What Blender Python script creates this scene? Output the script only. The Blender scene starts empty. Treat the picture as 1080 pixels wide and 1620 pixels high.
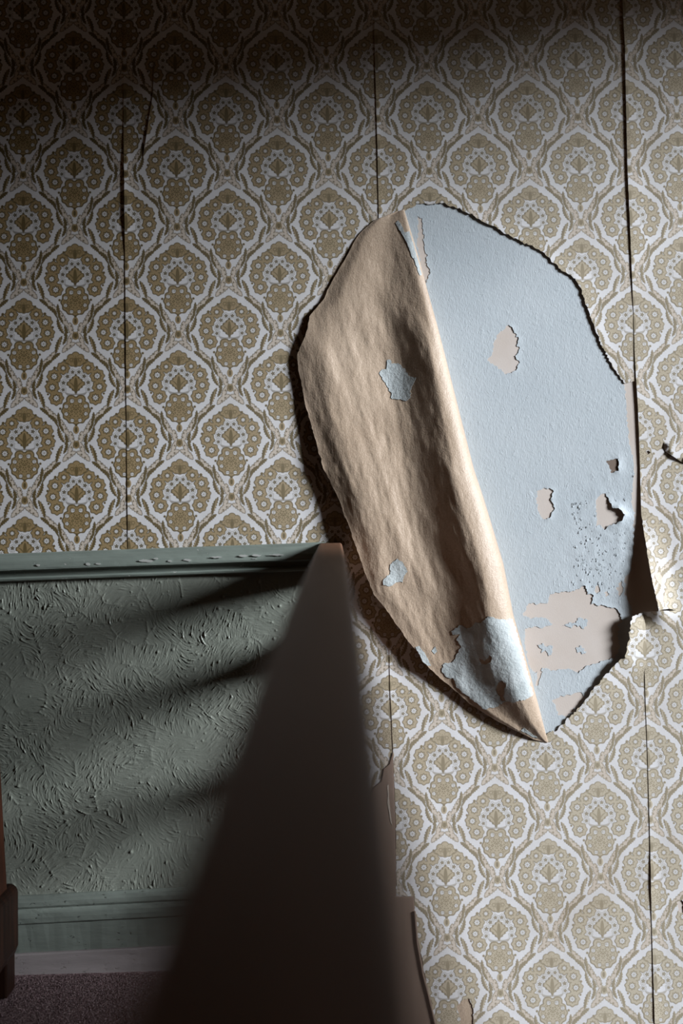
import bpy, bmesh, math, random
import numpy as np
from mathutils import Vector, Matrix
from mathutils.geometry import delaunay_2d_cdt

C = bpy.context.scene.collection
scn = bpy.context.scene

# ------------------------------------------------------------------ camera
F_PX, CX, CY = 1575.0, 540.0, 810.0          # 35 mm lens on the 1080 x 1620 frame
PITCH, YAW, ROLL, DIST = 0.044976, 0.024488, -0.018994, 2.0608
_cp, _sp, _cw, _sw = math.cos(PITCH), math.sin(PITCH), math.cos(YAW), math.sin(YAW)
FWD = np.array([_sw*_cp, _cw*_cp, _sp]); _r = np.array([_cw, -_sw, 0.0]); _u = np.cross(_r, FWD)
RIGHT = math.cos(ROLL)*_r + math.sin(ROLL)*_u
UP = -math.sin(ROLL)*_r + math.cos(ROLL)*_u
def rays(px, py):
    px = np.asarray(px, float); py = np.asarray(py, float)
    return FWD + ((px-CX)/F_PX)[..., None]*RIGHT - ((py-CY)/F_PX)[..., None]*UP
_d = rays(150., 1537.)
CAM_Z = -float(_d[2]*(DIST-0.025)/_d[1])     # lens height above the carpet
CAM = np.array([0.0, -DIST, CAM_Z])
def at(px, py, h=0.0):
    """point of the back wall (plane y = 0) seen at a pixel, standing h metres proud of it"""
    d = rays(px, py); t = (DIST - np.asarray(h, float))/d[..., 1]
    return CAM + d*t[..., None]
cam = bpy.data.cameras.new('camera'); cam.sensor_fit = 'VERTICAL'; cam.sensor_height = 36.0; cam.lens = 35.0
cam.clip_start = 0.01
cam.dof.use_dof = True; cam.dof.focus_distance = 2.05; cam.dof.aperture_fstop = 2.1
co = bpy.data.objects.new('camera', cam); C.objects.link(co)
m = Matrix.Identity(4)
for k in range(3):
    m[k][0] = RIGHT[k]; m[k][1] = UP[k]; m[k][2] = -FWD[k]; m[k][3] = CAM[k]
co.matrix_world = m; scn.camera = co

# ------------------------------------------------------------------ light
world = bpy.data.worlds.new('overcast_sky'); scn.world = world; world.use_nodes = True
bg = world.node_tree.nodes['Background']; bg.inputs[0].default_value = (1.0, 0.95, 0.88, 1); bg.inputs[1].default_value = 0.50
SUN_DIR = Vector((-0.88, 0.37, -0.255)).normalized()
sun = bpy.data.lights.new('hazy_sun', 'SUN'); sun.energy = 8.3; sun.angle = math.radians(14); sun.color = (0.93, 0.975, 1.04)
so = bpy.data.objects.new('hazy_sun', sun); C.objects.link(so)
so.rotation_euler = SUN_DIR.to_track_quat('-Z', 'Y').to_euler(); so.location = (4, -1.9, 3)
vs = scn.view_settings
vs.view_transform = 'Standard'; vs.look = 'None'; vs.gamma = 1.0; vs.use_curve_mapping = False; vs.exposure = 0.0
scn.cycles.max_bounces = 8; scn.cycles.diffuse_bounces = 5
scn.cycles.use_denoising = True
scn.cycles.sample_clamp_indirect = 6.0

rng = np.random.default_rng(7)

# ------------------------------------------------------------------ helpers: numbers
def smooth(t): t = np.clip(t, 0, 1); return t*t*(3-2*t)
_perm = np.random.default_rng(3).random((256, 256))
def vnoise(x, y):
    x = np.asarray(x, float); y = np.asarray(y, float)
    xi = np.floor(x).astype(int); yi = np.floor(y).astype(int); fx = smooth(x-xi); fy = smooth(y-yi)
    g = lambda a, b: _perm[a & 255, b & 255]
    return (g(xi, yi)*(1-fx)+g(xi+1, yi)*fx)*(1-fy) + (g(xi, yi+1)*(1-fx)+g(xi+1, yi+1)*fx)*fy - 0.5
def fbm(x, y, o=3):
    s = 0; a = 1.0
    for k in range(o): s = s + a*vnoise(x*2**k+k*17.3, y*2**k+k*9.1); a *= .5
    return s
def jag(poly, amp=1.6, step=3.0, seed=0, closed=True):
    """a torn line: short steps with noise across the line"""
    P = np.array(poly, float); out = []
    n = len(P); rg = range(n if closed else n-1); s0 = seed*31.7
    for i in rg:
        a, b = P[i], P[(i+1) % n]; L = np.linalg.norm(b-a)
        if L < 1e-6: continue
        k = max(1, int(round(L/step))); nrm = np.array([-(b-a)[1], (b-a)[0]])/L
        for j in range(k):
            q = a+(b-a)*j/k
            d = amp*(1.6*vnoise(s0+.12*q[0]+.31*q[1], .23*q[1]-.17*q[0]+s0) + 1.2*vnoise(s0+.5*q[0], .47*q[1]+s0))
            if j == 0 and not closed and i == 0: d = 0
            out.append(tuple(q+nrm*d))
    if not closed: out.append(tuple(P[-1]))
    return out
def inside(pts, poly):
    x, y = pts[:, 0], pts[:, 1]; P = np.array(poly); r = np.zeros(len(x), bool)
    for i in range(len(P)):
        x1, y1 = P[i]; x2, y2 = P[i-1]
        if y1 == y2: continue
        r ^= ((y1 > y) != (y2 > y)) & (x < (x2-x1)*(y-y1)/(y2-y1)+x1)
    return r
class Lift:
    """how far a sheet stands off the wall along torn edges: points carry (x, y, metres)"""
    def __init__(s, pts, w, side=0, p=2.0): s.P = np.array(pts, float); s.w = w; s.side = side; s.p = p
    def __call__(s, q):
        best = np.full(len(q), 1e9); amp = np.zeros(len(q)); sg = np.zeros(len(q))
        for a, b in zip(s.P[:-1], s.P[1:]):
            ab = b[:2]-a[:2]; t = np.clip(((q-a[:2])@ab)/(ab@ab), 0, 1)
            d = np.linalg.norm(q-(a[:2]+t[:, None]*ab), axis=1); c = d < best
            best = np.where(c, d, best); amp = np.where(c, a[2]+(b[2]-a[2])*t, amp)
            cr = ab[0]*(q[:, 1]-a[1])-ab[1]*(q[:, 0]-a[0]); sg = np.where(c, cr, sg)
        f = amp*np.clip(1-best/s.w, 0, 1)**s.p
        if s.side: f = np.where(sg*s.side > -1e-6, f, 0)
        return f
# wallpaper print coordinates of a wall point
PAT_X0, PAT_Z0 = -0.38841, 0.48092+CAM_Z
def print_uv(P): return np.stack([(P[:, 0]-PAT_X0)/0.2125*161.0, -(P[:, 2]-PAT_Z0)/0.227*172.0-5.2], 1)

# ------------------------------------------------------------------ helpers: objects
def link(name, me, mats, parent=None, smooth_shade=False):
    o = bpy.data.objects.new(name, me); C.objects.link(o)
    for mm in (mats if isinstance(mats, (list, tuple)) else [mats]): me.materials.append(mm)
    if parent is not None: o.parent = parent
    if smooth_shade: me.polygons.foreach_set('use_smooth', [True]*len(me.polygons))
    return o
def struct(o): o['kind'] = 'structure'; return o
def pymesh(name, V, Fc, uv=None):
    me = bpy.data.meshes.new(name); me.from_pydata([tuple(v) for v in V], [], [tuple(f) for f in Fc]); me.update()
    if uv is not None:
        l = me.uv_layers.new(name='UVMap'); idx = np.empty(len(me.loops), int); me.loops.foreach_get('vertex_index', idx)
        l.data.foreach_set('uv', uv[idx].astype(np.float32).ravel())
    return me
def gridmesh(name, V, nu, nv, uv=None, flip=False):
    """V: (nu*nv, 3), row-major"""
    i = np.arange(nu-1)[:, None]*nv+np.arange(nv-1)[None]
    q = np.stack([i, i+1, i+nv+1, i+nv], -1).reshape(-1, 4)
    if flip: q = q[:, ::-1]
    me = bpy.data.meshes.new(name); n = len(q)
    me.vertices.add(len(V)); me.vertices.foreach_set('co', V.astype(np.float32).ravel())
    me.loops.add(4*n); me.loops.foreach_set('vertex_index', q.astype(np.int32).ravel())
    me.polygons.add(n); me.polygons.foreach_set('loop_start', np.arange(0, 4*n, 4, dtype=np.int32))
    me.update(calc_edges=True)
    if uv is not None:
        l = me.uv_layers.new(name='UVMap'); l.data.foreach_set('uv', uv[q.ravel()].astype(np.float32).ravel())
    return me
def solidify(o, t, off=-1.0, mo=0, rim=0):
    me = o.data; n = len(me.edges); cnt = np.zeros(n, int); le = np.empty(len(me.loops), np.int32)
    me.loops.foreach_get('edge_index', le); np.add.at(cnt, le, 1)
    at_ = me.attributes.get('sharp_edge') or me.attributes.new('sharp_edge', 'BOOLEAN', 'EDGE')
    at_.data.foreach_set('value', cnt == 1)              # torn edges stay crisp
    md = o.modifiers.new('thickness', 'SOLIDIFY'); md.thickness = t; md.offset = off
    md.material_offset = mo; md.material_offset_rim = rim
    return o
def sheet(name, outer, holes, mats, parent, height, step=9.0, thick=0.0005, uv=True, mo=0, rim=0, curl=None):
    """a thin sheet lying on the back wall: outline and holes in photo pixels, height(q) in metres"""
    loops = [outer]+list(holes); pts = []; edges = []
    for L in loops:
        s = len(pts); pts += [tuple(p) for p in L]; edges += [(s+i, s+(i+1) % len(L)) for i in range(len(L))]
    A = np.array(outer); lo, hi = A.min(0), A.max(0)
    gx, gy = np.meshgrid(np.arange(lo[0]+step/2, hi[0], step), np.arange(lo[1]+step/2, hi[1], step*.866))
    gx = gx + (np.arange(gx.shape[0]) % 2)[:, None]*step/2
    G = np.stack([gx.ravel(), gy.ravel()], 1); G = G + (rng.random(G.shape)-.5)*step*.25
    ok = inside(G, outer)
    for h in holes: ok &= ~inside(G, h)
    pts += [tuple(p) for p in G[ok]]
    v, _, f, *_r = delaunay_2d_cdt([Vector(p) for p in pts], edges, [], 0, 1e-4)
    V = np.array([tuple(p) for p in v]); Fc = np.array([tuple(t) for t in f if len(t) == 3])
    cen = V[Fc].mean(1); keep = inside(cen, outer)
    for h in holes: keep &= ~inside(cen, h)
    Fc = Fc[keep]
    used = np.unique(Fc); mp = -np.ones(len(V), int); mp[used] = np.arange(len(used)); V = V[used]; Fc = mp[Fc]
    P = at(V[:, 0], V[:, 1], height(V))
    a, b, c = P[Fc[0]]; 
    if np.cross(b-a, c-a)[1] > 0: Fc = Fc[:, ::-1]
    me = pymesh(name, P, Fc, print_uv(at(V[:, 0], V[:, 1])) if uv else None)
    o = link(name, me, mats, parent, True)
    if thick: solidify(o, thick, -1.0, mo, rim)
    return o
def box_bm(bm, x0, x1, y0, y1, z0, z1):
    vs_ = [bm.verts.new((x, y, z)) for x in (x0, x1) for y in (y0, y1) for z in (z0, z1)]
    for f in ((0,1,3,2),(4,6,7,5),(0,4,5,1),(2,3,7,6),(0,2,6,4),(1,5,7,3)): bm.faces.new([vs_[i] for i in f])
def bm_obj(name, bm, mats, parent=None, bevel=0.0, seg=2, sm=False):
    bmesh.ops.recalc_face_normals(bm, faces=bm.faces)
    me = bpy.data.meshes.new(name); bm.to_mesh(me); bm.free()
    o = link(name, me, mats, parent, sm)
    if bevel:
        b = o.modifiers.new('bevel', 'BEVEL'); b.width = bevel; b.segments = seg; b.limit_method = 'ANGLE'
    return o
def box(name, x0, x1, y0, y1, z0, z1, mats, parent=None, bevel=0.0):
    bm = bmesh.new(); box_bm(bm, x0, x1, y0, y1, z0, z1); return bm_obj(name, bm, mats, parent, bevel)
def sweep(name, prof, A, B, out, upv, mats, parent=None, n=2, sm=False, wob=0.0):
    """a profile [(outward, up)] swept from A to B"""
    A, B, out, upv = (np.array(q, float) for q in (A, B, out, upv)); k = len(prof)
    V = []
    for i in range(n):
        p = A+(B-A)*i/(n-1)
        for j, (a, b) in enumerate(prof):
            w = wob*fbm(i*.35+j*.05, j*.9, 2) if wob else 0
            V.append(p+out*(a+(w if a > 0 else 0))+upv*(b+w*.6))
    Fc = [(i*k+j, i*k+(j+1) % k, (i+1)*k+(j+1) % k, (i+1)*k+j) for i in range(n-1) for j in range(k)]
    Fc += [tuple(range(k))[::-1], tuple((n-1)*k+j for j in range(k))]
    bm = bmesh.new(); vv = [bm.verts.new(p) for p in V]
    for f in Fc: bm.faces.new([vv[i] for i in f])
    return bm_obj(name, bm, mats, parent, sm=sm)
def empty(name, loc, label, cat, group=None):
    o = bpy.data.objects.new(name, None); C.objects.link(o); o.location = loc; o.empty_display_size = .1
    o['label'] = label; o['category'] = cat
    if group: o['group'] = group
    return o
def child(o, root):
    """hang an object built in world coordinates on its thing"""
    o.parent = root; o.matrix_parent_inverse = Matrix.Translation(-root.location); return o

# ------------------------------------------------------------------ materials
class S:
    """a node value with arithmetic"""
    nt = None
    def __init__(s, v): s.v = v
    @classmethod
    def op(cls, kind, *a, clamp=False):
        n = cls.nt.nodes.new('ShaderNodeMath'); n.operation = kind; n.use_clamp = clamp
        for i, q in enumerate(a):
            q = q.v if isinstance(q, S) else q
            if isinstance(q, (int, float)): n.inputs[i].default_value = q
            else: cls.nt.links.new(q, n.inputs[i])
        return S(n.outputs[0])
    def __add__(s, o): return S.op('ADD', s, o)
    __radd__ = __add__
    def __sub__(s, o): return S.op('SUBTRACT', s, o)
    def __rsub__(s, o): return S.op('SUBTRACT', o, s)
    def __mul__(s, o): return S.op('MULTIPLY', s, o)
    __rmul__ = __mul__
class M:
    mn = staticmethod(lambda a, b: S.op('MINIMUM', a, b)); mx = staticmethod(lambda a, b: S.op('MAXIMUM', a, b))
    ab = staticmethod(lambda a: S.op('ABSOLUTE', a)); sq = staticmethod(lambda a: S.op('SQRT', a))
    wrap = staticmethod(lambda a, w: S.op('WRAP', a, w/2, -w/2)); lt = staticmethod(lambda a, b: S.op('LESS_THAN', a, b))
    cos = staticmethod(lambda a: S.op('COSINE', a)); atan2 = staticmethod(lambda a, b: S.op('ARCTAN2', a, b))
    clamp = staticmethod(lambda a: S.op('ADD', a, 0.0, clamp=True))
# ---- wallpaper print, written once as arithmetic on a value type; here the ops make shader nodes
def wallpaper_masks(u, v, M):
    """u, v: sheet coordinates in print units (repeat 161 x 172). M: op table. returns tan, dark, pale, white masks"""
    W, H = 161.0, 172.0
    mn, mx, ab, sq = M.mn, M.mx, M.ab, M.sq
    # medallion frame: nearest node of the half-drop lattice
    ua = M.wrap(u, W); va = M.wrap(v, H)
    ub = M.wrap(u + W/2, W); vb = M.wrap(v + H/2, H)
    ua, ub = ab(ua), ab(ub)
    na = ua*(1/W) + ab(va)*(1/H); nb = ub*(1/W) + ab(vb)*(1/H)
    sel = M.lt(nb, na)
    x = ua + (ub - ua)*sel
    y = va + (vb - va)*sel
    # band frame: folded quarter of the repeat
    neg = M.lt(va, 0.0)
    fu = (W/2 - ua) + (ua*2.0 - W/2)*neg
    fv = (va - H/2) + neg*(H/2)
    INF = 60.0
    def circ(cx, cy, r, px=None, py=None):
        X = (x if px is None else px) - cx; Y = (y if py is None else py) - cy
        return sq(X*X + Y*Y) - r
    def flower(cx, cy, r, n, k, ph=0.0):
        X = x - cx; Y = y - cy
        rr = sq(X*X + Y*Y)
        return rr - r - M.cos(M.atan2(Y, X)*float(n) + ph)*(r*k)
    def leaf(p0, p1, w, n=0, ser=0.2, bend=0.0, px=None, py=None):
        X = fu if px is None else px; Y = fv if py is None else py
        dx, dy = p1[0]-p0[0], p1[1]-p0[1]; L = (dx*dx+dy*dy)**.5; ex, ey = dx/L, dy/L
        s = X*(ex/L) + (Y*(ey/L) - (p0[0]*ex+p0[1]*ey)/L)
        d = X*(-ey) + (Y*ex + (p0[0]*ey-p0[1]*ex))
        t = mx(s*(1.0-s), 0.0)
        if bend: d = d + t*(bend*4.0)
        wp = sq(t)*(2.0*w)
        if n: wp = wp*(M.cos(s*(6.2832*n))*ser + (1.0-ser))
        out = mx(s*(-1.0), s-1.0)*(L) 
        return mx(ab(d) - wp, out)
    aa = 1/1.0
    def m(sd): return M.clamp(sd*(-aa) + 0.5)
    def ring(sd, a, b): return M.clamp(mx(sd - b, (a - sd))*(-aa) + 0.5)   # a<sd<b
    # outer flowers
    F = flower(19.5,-31.0,10.0,8,.07)
    for f in ((33.5,-18.0,11.2,8,.07),(36.8,-0.8,11.0,8,.07,1.2),(30.5,16.3,11.2,8,.07)):
        F = mn(F, flower(*f))
    # inner florets
    E = flower(4.9,-24.5,5.4,5,.14,1.)
    for f in ((13.0,-17.7,5.6,5,.14),(19.3,-7.8,5.6,5,.14,2.),(19.8,3.2,5.2,5,.14,.5)):
        E = mn(E, flower(*f))
    # crown
    Cn = circ(0,-50.5,6.2)
    for c in ((7.6,-47.5,5.6),(12.0,-41.5,4.4),(5.5,-40.0,6.5),(0,-37.0,4.5)): Cn = mn(Cn, circ(*c))
    # palmette
    Pm = x*0.74 + ab(y+6.2)*0.78 - 11.6 - M.cos(y*1.5)*0.7
    Pm = mx(Pm, x - 14.0)
    stem = leaf((0,10),(17,7.5),2.2,0,0,-3.0,x,y)
    # basket
    X = x; Y = y - 36.5
    rb = sq(X*X*0.92 + Y*Y)
    th = M.atan2(Y, X)
    lob = M.cos(th*12.0)
    Bk = rb - 21.3 - lob*0.8
    Bk = mn(Bk, circ(7.5, 19.0, 7.6))
    holes = circ(6.2,21.0,3.2)
    for c in ((15.2,29.5,3.0),(15.2,41.5,2.8),(6.0,51.8,2.8)): holes = mn(holes, circ(*c))
    # small buds around the medallion
    bud = circ(17.5,-43.0,2.0)
    for c in ((32.8,-31.5,2.2),(45.0,-10.0,1.9),(43.5,10.0,1.6),(24.5,33.0,1.8),(0,59.0,2.0)): bud = mn(bud, circ(*c))
    # ogee band (pieces that cross the fold line are listed on both sides of it)
    D = leaf((21,-82),(31,-54),4.0,7,.15,1.5)
    for a in (((24,-55),(38,-43),3.6,5,.15,1.0),((36,-44),(52,-30),3.7,5,.15,1.2),((53,-47),(56.5,-27),3.0,5,.15,-1.0),
              ((52.5,-24),(63,1),3.8,7,.15,-2.0),((63.5,-13),(66.5,7),3.4,5,.15,1.2),((17,-99),(14,-79),3.4,5,.15,1.2),
              ((53,-30),(61,-16),2.6,4,.15,0.5),((45,-36),(54,-22),1.5,0,0,0.5),((14,-87),(20,-68),3.0,5,.15,-1.5),((60.5,-1),(66.5,18),3.0,5,.15,-1.5)): D = mn(D, leaf(*a))
    bd = leaf((80.5,-26),(80.5,-13),4.6,0)
    for a in (((0,-88.5),(0,-75.5),5.2,0),((80.5,-2.5),(80.5,10.5),5.2,0)): bd = mn(bd, leaf(*a))
    P = leaf((0.5,-71),(21,-56),4.8,6,.12,2.0)
    for a in (((32,-57),(53,-37),5.2,6,.12,-2.5),((55,-37),(70,-11),5.0,7,.12,-2.0),((71.5,-17),(76,2),4.6,5,.12,-1.0),((9,-103),(4.5,-84),4.6,5,.12,-1.0),((3.5,-87),(12,-66),4.0,5,.12,1.0),((77,-1),(68.5,20),4.0,5,.12,1.0)): P = mn(P, leaf(*a))
    dots = circ(8.0,-66.3,1.6,fu,fv)
    for c in ((13.5,-61.5,1.6),(39,-51.5,1.7),(45,-45.5,1.7),(60,-28,1.6),(64.5,-21.0,1.6),(74.0,-11.5,1.5),(75.5,-5,1.4),(7.5,-78,1.4)): dots = mn(dots, circ(c[0],c[1],c[2],fu,fv))
    vein = leaf((23.5,-81),(29,-56),0.9,0,0,-0.5)
    vein = mn(vein, leaf((55,-20),(66,4),0.8,0,0,-1.5))
    # fine filigree
    fil = M.cos(x*1.15 + M.cos(y*0.8)*1.3)*M.cos(y*1.05 + M.cos(x*0.7)*1.2)
    # masks
    body = mn(mn(F, Cn), mn(mn(Pm, Bk), bud))
    tan = m(mn(body, mn(bd, D + 0.6)))
    pale = m(P)
    white = mx(ring(F, -30.0, -7.2), mx(m(mx(holes, Bk + 2.0)), mx(m(E), 0.0)))
    fs = mx(mx(m(bud), m(D)*0.95), m(bd + 2.6))
    dark = ring(F, -1.1, 0.5)*0.8
    dark = mx(dark, ring(F, -7.4, -5.2)*0.85)
    dark = mx(dark, ring(F, -30., -10.0)*0.8)
    dark = mx(dark, ring(E, -1.0, 0.1)*0.45)
    dark = mx(dark, ring(E, -30., -2.7)*0.9)
    dark = mx(dark, ring(Cn, -1.0, 0.5)*0.8)
    dark = mx(dark, ring(circ(0,-43.0,4.5), -1.0, 0.2)*0.6)
    dark = mx(dark, ring(circ(7.0,-44.0,2.8), -0.9, 0.2)*0.8)
    dark = mx(dark, m(leaf((0,-47),(0,-33),2.8,0,0,0,x,y))*0.8)
    dark = mx(dark, ring(Pm, -1.6, 0.4)*0.9)
    dark = mx(dark, m(leaf((0,-16),(0,12),3.0,0,0,0,x,y))*0.8)
    dark = mx(dark, m(leaf((1,4),(11,-9),1.0,0,0,2.0,x,y))*0.7)
    dark = mx(dark, m(stem)*0.6)
    dark = mx(dark, ring(Bk, -1.5, 0.5)*0.85)
    dark = mx(dark, ring(Bk, -5.4, -4.2)*0.6)
    dark = mx(dark, ring(holes, 0.0, 1.3)*m(Bk)*0.6)
    fm = m(Bk + 6.0)
    dark = mx(dark, M.clamp(fil*2.2 + 0.1)*fm*0.75)
    dark = mx(dark, M.clamp(fil*2.2 - 0.5)*m(Cn + 1.0)*0.5)
    dark = mx(dark, fs*0.9)
    dark = mx(dark, ring(P, -1.0, 0.5)*0.75)
    dark = mx(dark, m(dots)*0.8)
    dark = dark*(1.0 - m(vein)*0.9)
    white = white*1.0
    return tan, dark, pale, white
def mat(name, col=(.5,.5,.5), rough=.8, spec=.3):
    mm = bpy.data.materials.new(name); mm.use_nodes = True; b = mm.node_tree.nodes['Principled BSDF']
    b.inputs['Base Color'].default_value = (*col, 1); b.inputs['Roughness'].default_value = rough
    b.inputs['Specular IOR Level'].default_value = spec
    return mm, mm.node_tree, b
def nd(nt, kind, **kw):
    n = nt.nodes.new(kind)
    for k, v in kw.items():
        if k.startswith('i_'):
            key = k[2:]; n.inputs[int(key) if key.isdigit() else key].default_value = v
        else: setattr(n, k, v)
    return n
def noise(nt, scale, detail=3, rough=.55, vec=None, dist=0.0):
    n = nd(nt, 'ShaderNodeTexNoise', i_Scale=scale, i_Detail=detail, i_Roughness=rough, i_Distortion=dist)
    if vec is None:
        g = nt.nodes.get('geo') or nd(nt, 'ShaderNodeNewGeometry', name='geo'); vec = g.outputs['Position']
    nt.links.new(vec, n.inputs['Vector']); return n.outputs['Fac']
def scaled(nt, sc):
    g = nt.nodes.get('geo') or nd(nt, 'ShaderNodeNewGeometry', name='geo')
    mp = nd(nt, 'ShaderNodeMapping'); mp.inputs['Scale'].default_value = sc; nt.links.new(g.outputs['Position'], mp.inputs['Vector']); return mp.outputs[0]
def ramp(nt, fac, stops):
    r = nd(nt, 'ShaderNodeValToRGB'); e = r.color_ramp.elements
    while len(e) < len(stops): e.new(.5)
    for el, (p, c) in zip(e, stops): el.position = p; el.color = (*c, 1) if len(c) == 3 else c
    nt.links.new(fac, r.inputs[0]); return r.outputs[0]
def mix(nt, fac, a, b, mode='MIX'):
    n = nd(nt, 'ShaderNodeMix', data_type='RGBA', blend_type=mode)
    for s_, q in ((0, fac), (6, a), (7, b)):
        if isinstance(q, S): q = q.v
        if isinstance(q, (int, float)): n.inputs[s_].default_value = q
        elif isinstance(q, tuple): n.inputs[s_].default_value = (*q, 1)
        else: nt.links.new(q, n.inputs[s_])
    return n.outputs[2]
def bump(nt, b, h, dist=.001, strength=1.0, prev=None):
    n = nd(nt, 'ShaderNodeBump', i_Strength=strength, i_Distance=dist); nt.links.new(h.v if isinstance(h, S) else h, n.inputs['Height'])
    if prev is not None: nt.links.new(prev, n.inputs['Normal'])
    nt.links.new(n.outputs[0], b.inputs['Normal']); return n.outputs[0]
def setcol(nt, b, c): nt.links.new(c, b.inputs['Base Color'])

def wallpaper_material():
    mm, nt, b = mat('printed_wallpaper', rough=.62, spec=.25)
    S.nt = nt
    uv = nd(nt, 'ShaderNodeUVMap', uv_map='UVMap'); sep = nd(nt, 'ShaderNodeSeparateXYZ'); nt.links.new(uv.outputs[0], sep.inputs[0])
    tan, dark, pale, white = wallpaper_masks(S(sep.outputs[0]), S(sep.outputs[1]), M)
    g = nd(nt, 'ShaderNodeNewGeometry', name='geo')
    ps = nd(nt, 'ShaderNodeSeparateXYZ'); nt.links.new(g.outputs['Position'], ps.inputs[0])
    # print inks grow paler towards the right and lower down the wall
    paler = S.op('ADD', S.op('MULTIPLY', S(ps.outputs[0]), 1.0), 0.48, clamp=True)
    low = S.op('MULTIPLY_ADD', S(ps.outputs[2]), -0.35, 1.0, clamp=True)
    paler = S.op('MULTIPLY', paler, low*0.5 + 0.5)
    paper = ramp(nt, noise(nt, 9.0, 4), [(.3, (.60,.585,.575)), (.6, (.68,.675,.68))])
    grain = noise(nt, 700.0, 2)
    c = mix(nt, pale*0.85, paper, (.56,.48,.39))
    tn = mix(nt, paler, (.30,.215,.105), (.50,.445,.345))
    dk = mix(nt, paler, (.085,.062,.022), (.30,.255,.175))
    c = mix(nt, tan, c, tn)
    c = mix(nt, white, c, (.62,.615,.61))
    c = mix(nt, dark, c, dk)
    # stains and yellowing
    st = ramp(nt, noise(nt, 3.1, 5, .6), [(.56, (0,0,0)), (.78, (1,1,1))])
    stf = S.op('MULTIPLY', S(nd_sep(nt, st)), 0.28)
    c = mix(nt, stf, c, (.42,.30,.17), 'MULTIPLY')
    setcol(nt, b, c)
    n1 = bump(nt, b, grain, .00025, .5)
    bump(nt, b, S.op('MULTIPLY_ADD', tan, 0.5, S(noise(nt, 60, 3))), .0005, .5, n1)
    return mm
def nd_sep(nt, colsock):
    n = nd(nt, 'ShaderNodeRGBToBW'); nt.links.new(colsock, n.inputs[0]); return n.outputs[0]

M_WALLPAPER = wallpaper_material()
# brown back of the paper
M_KRAFT, nt, b = mat('brown_paper_back', rough=.5, spec=.45)
b.inputs['Sheen Weight'].default_value = .9; b.inputs['Sheen Roughness'].default_value = .4
c = ramp(nt, noise(nt, 7, 5, .6), [(.3, (.34,.248,.168)), (.7, (.465,.358,.26))])
c = mix(nt, .35, c, ramp(nt, noise(nt, 260, 3), [(.35, (.33,.24,.165)), (.65, (.51,.395,.295))]))
setcol(nt, b, c)
n1 = bump(nt, b, noise(nt, 330, 3, .6), .0007, .8)
bump(nt, b, noise(nt, 1.0, 4, .6, scaled(nt, (60, 40, 28))), .003, .5, n1)
# white torn core of the paper
M_TORN, nt, b = mat('torn_paper_core', (.50,.43,.36), .9, .1)
# beige lining under the paint
M_LINING, nt, b = mat('beige_lining_paper', rough=.85, spec=.2)
setcol(nt, b, ramp(nt, noise(nt, 6, 5), [(.3, (.56,.49,.43)), (.7, (.63,.575,.53))]))
bump(nt, b, noise(nt, 1, 3, .6, scaled(nt, (900, 900, 200))), .0004, .5)
M_HOLE_SHADE, nt, b = mat('shaded_hole_brown', (.20,.155,.125), .9, .1)  # dark brown that paints the shadow inside a paint hole
# blue paint
M_BLUE, nt, b = mat('pale_blue_paint', rough=.6, spec=.3)
c = ramp(nt, noise(nt, 5, 5), [(.3, (.45,.505,.535)), (.7, (.51,.56,.585))])
setcol(nt, b, c)
n1 = bump(nt, b, noise(nt, 1, 3, .6, scaled(nt, (420, 420, 160))), .0009, .55)
n2 = bump(nt, b, noise(nt, 90, 3, .6), .0014, .35, n1)
bump(nt, b, ramp(nt, noise(nt, 55, 5, .65), [(.60, (0,0,0)), (.63, (1,1,1))]), .0007, .35, n2)
M_FLAKE, nt, b = mat('blue_grey_paint_skin', rough=.6, spec=.3)
setcol(nt, b, ramp(nt, noise(nt, 30, 4), [(.3, (.37,.41,.41)), (.7, (.50,.54,.54))]))
bump(nt, b, noise(nt, 160, 4, .6), .0022, .7)
# green gloss of the wainscot
M_GREEN, nt, b = mat('green_brushed_plaster_paint', rough=.36, spec=.4)
setcol(nt, b, ramp(nt, noise(nt, 4, 5), [(.3, (.17,.187,.157)), (.7, (.225,.240,.203))]))
bump(nt, b, noise(nt, 420, 3), .0004, .4)
def trim_mat(name, base, chip, lo, hi):
    mm, nt, b = mat(name, rough=.45, spec=.4)
    c = ramp(nt, noise(nt, 1, 4, .6, scaled(nt, (4, 40, 40))), [(.3, tuple(q*.8 for q in base)), (.7, tuple(q*1.15 for q in base))])
    ch = ramp(nt, noise(nt, 1, 4, .65, scaled(nt, (60, 110, 110))), [(lo, (0,0,0)), (hi, (1,1,1))])
    setcol(nt, b, mix(nt, ch, c, chip)); n1 = bump(nt, b, nd_sep(nt, ch), -.0008, .8)
    bump(nt, b, noise(nt, 1, 4, .6, scaled(nt, (30, 140, 140))), .0015, .5, n1)
    return mm
M_TRIM = trim_mat('chipped_green_gloss', (.20,.235,.205), (.42,.43,.40), .675, .69)
M_CHIP, nt, b = mat('bare_white_undercoat', (.42,.43,.40), .7, .2)
M_SKIRT = trim_mat('worn_green_skirting', (.17,.195,.17), (.06,.065,.055), .64, .70)
M_PLINTH = trim_mat('bare_grey_plinth', (.30,.27,.265), (.16,.15,.13), .60, .75)
def wood(name, a, c_, rough=.4, sc=(30, 3, 30)):
    mm, nt, b = mat(name, rough=rough, spec=.10)
    v = scaled(nt, sc); c = ramp(nt, noise(nt, 1, 5, .6, v, .6), [(.3, a), (.7, c_)]); setcol(nt, b, c)
    bump(nt, b, noise(nt, 3, 4, .6, v), .0008, .4); return mm
M_RAIL = wood('worn_handrail_wood', (.15,.076,.044), (.215,.12,.076), .5, (60, 4, 60))
M_OAK = wood('dark_stained_wood', (.006,.003,.002), (.024,.009,.005), .5, (50, 50, 6))
M_POST = wood('reddish_stained_wood', (.018,.006,.003), (.055,.017,.008), .45, (50, 50, 6))
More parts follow.
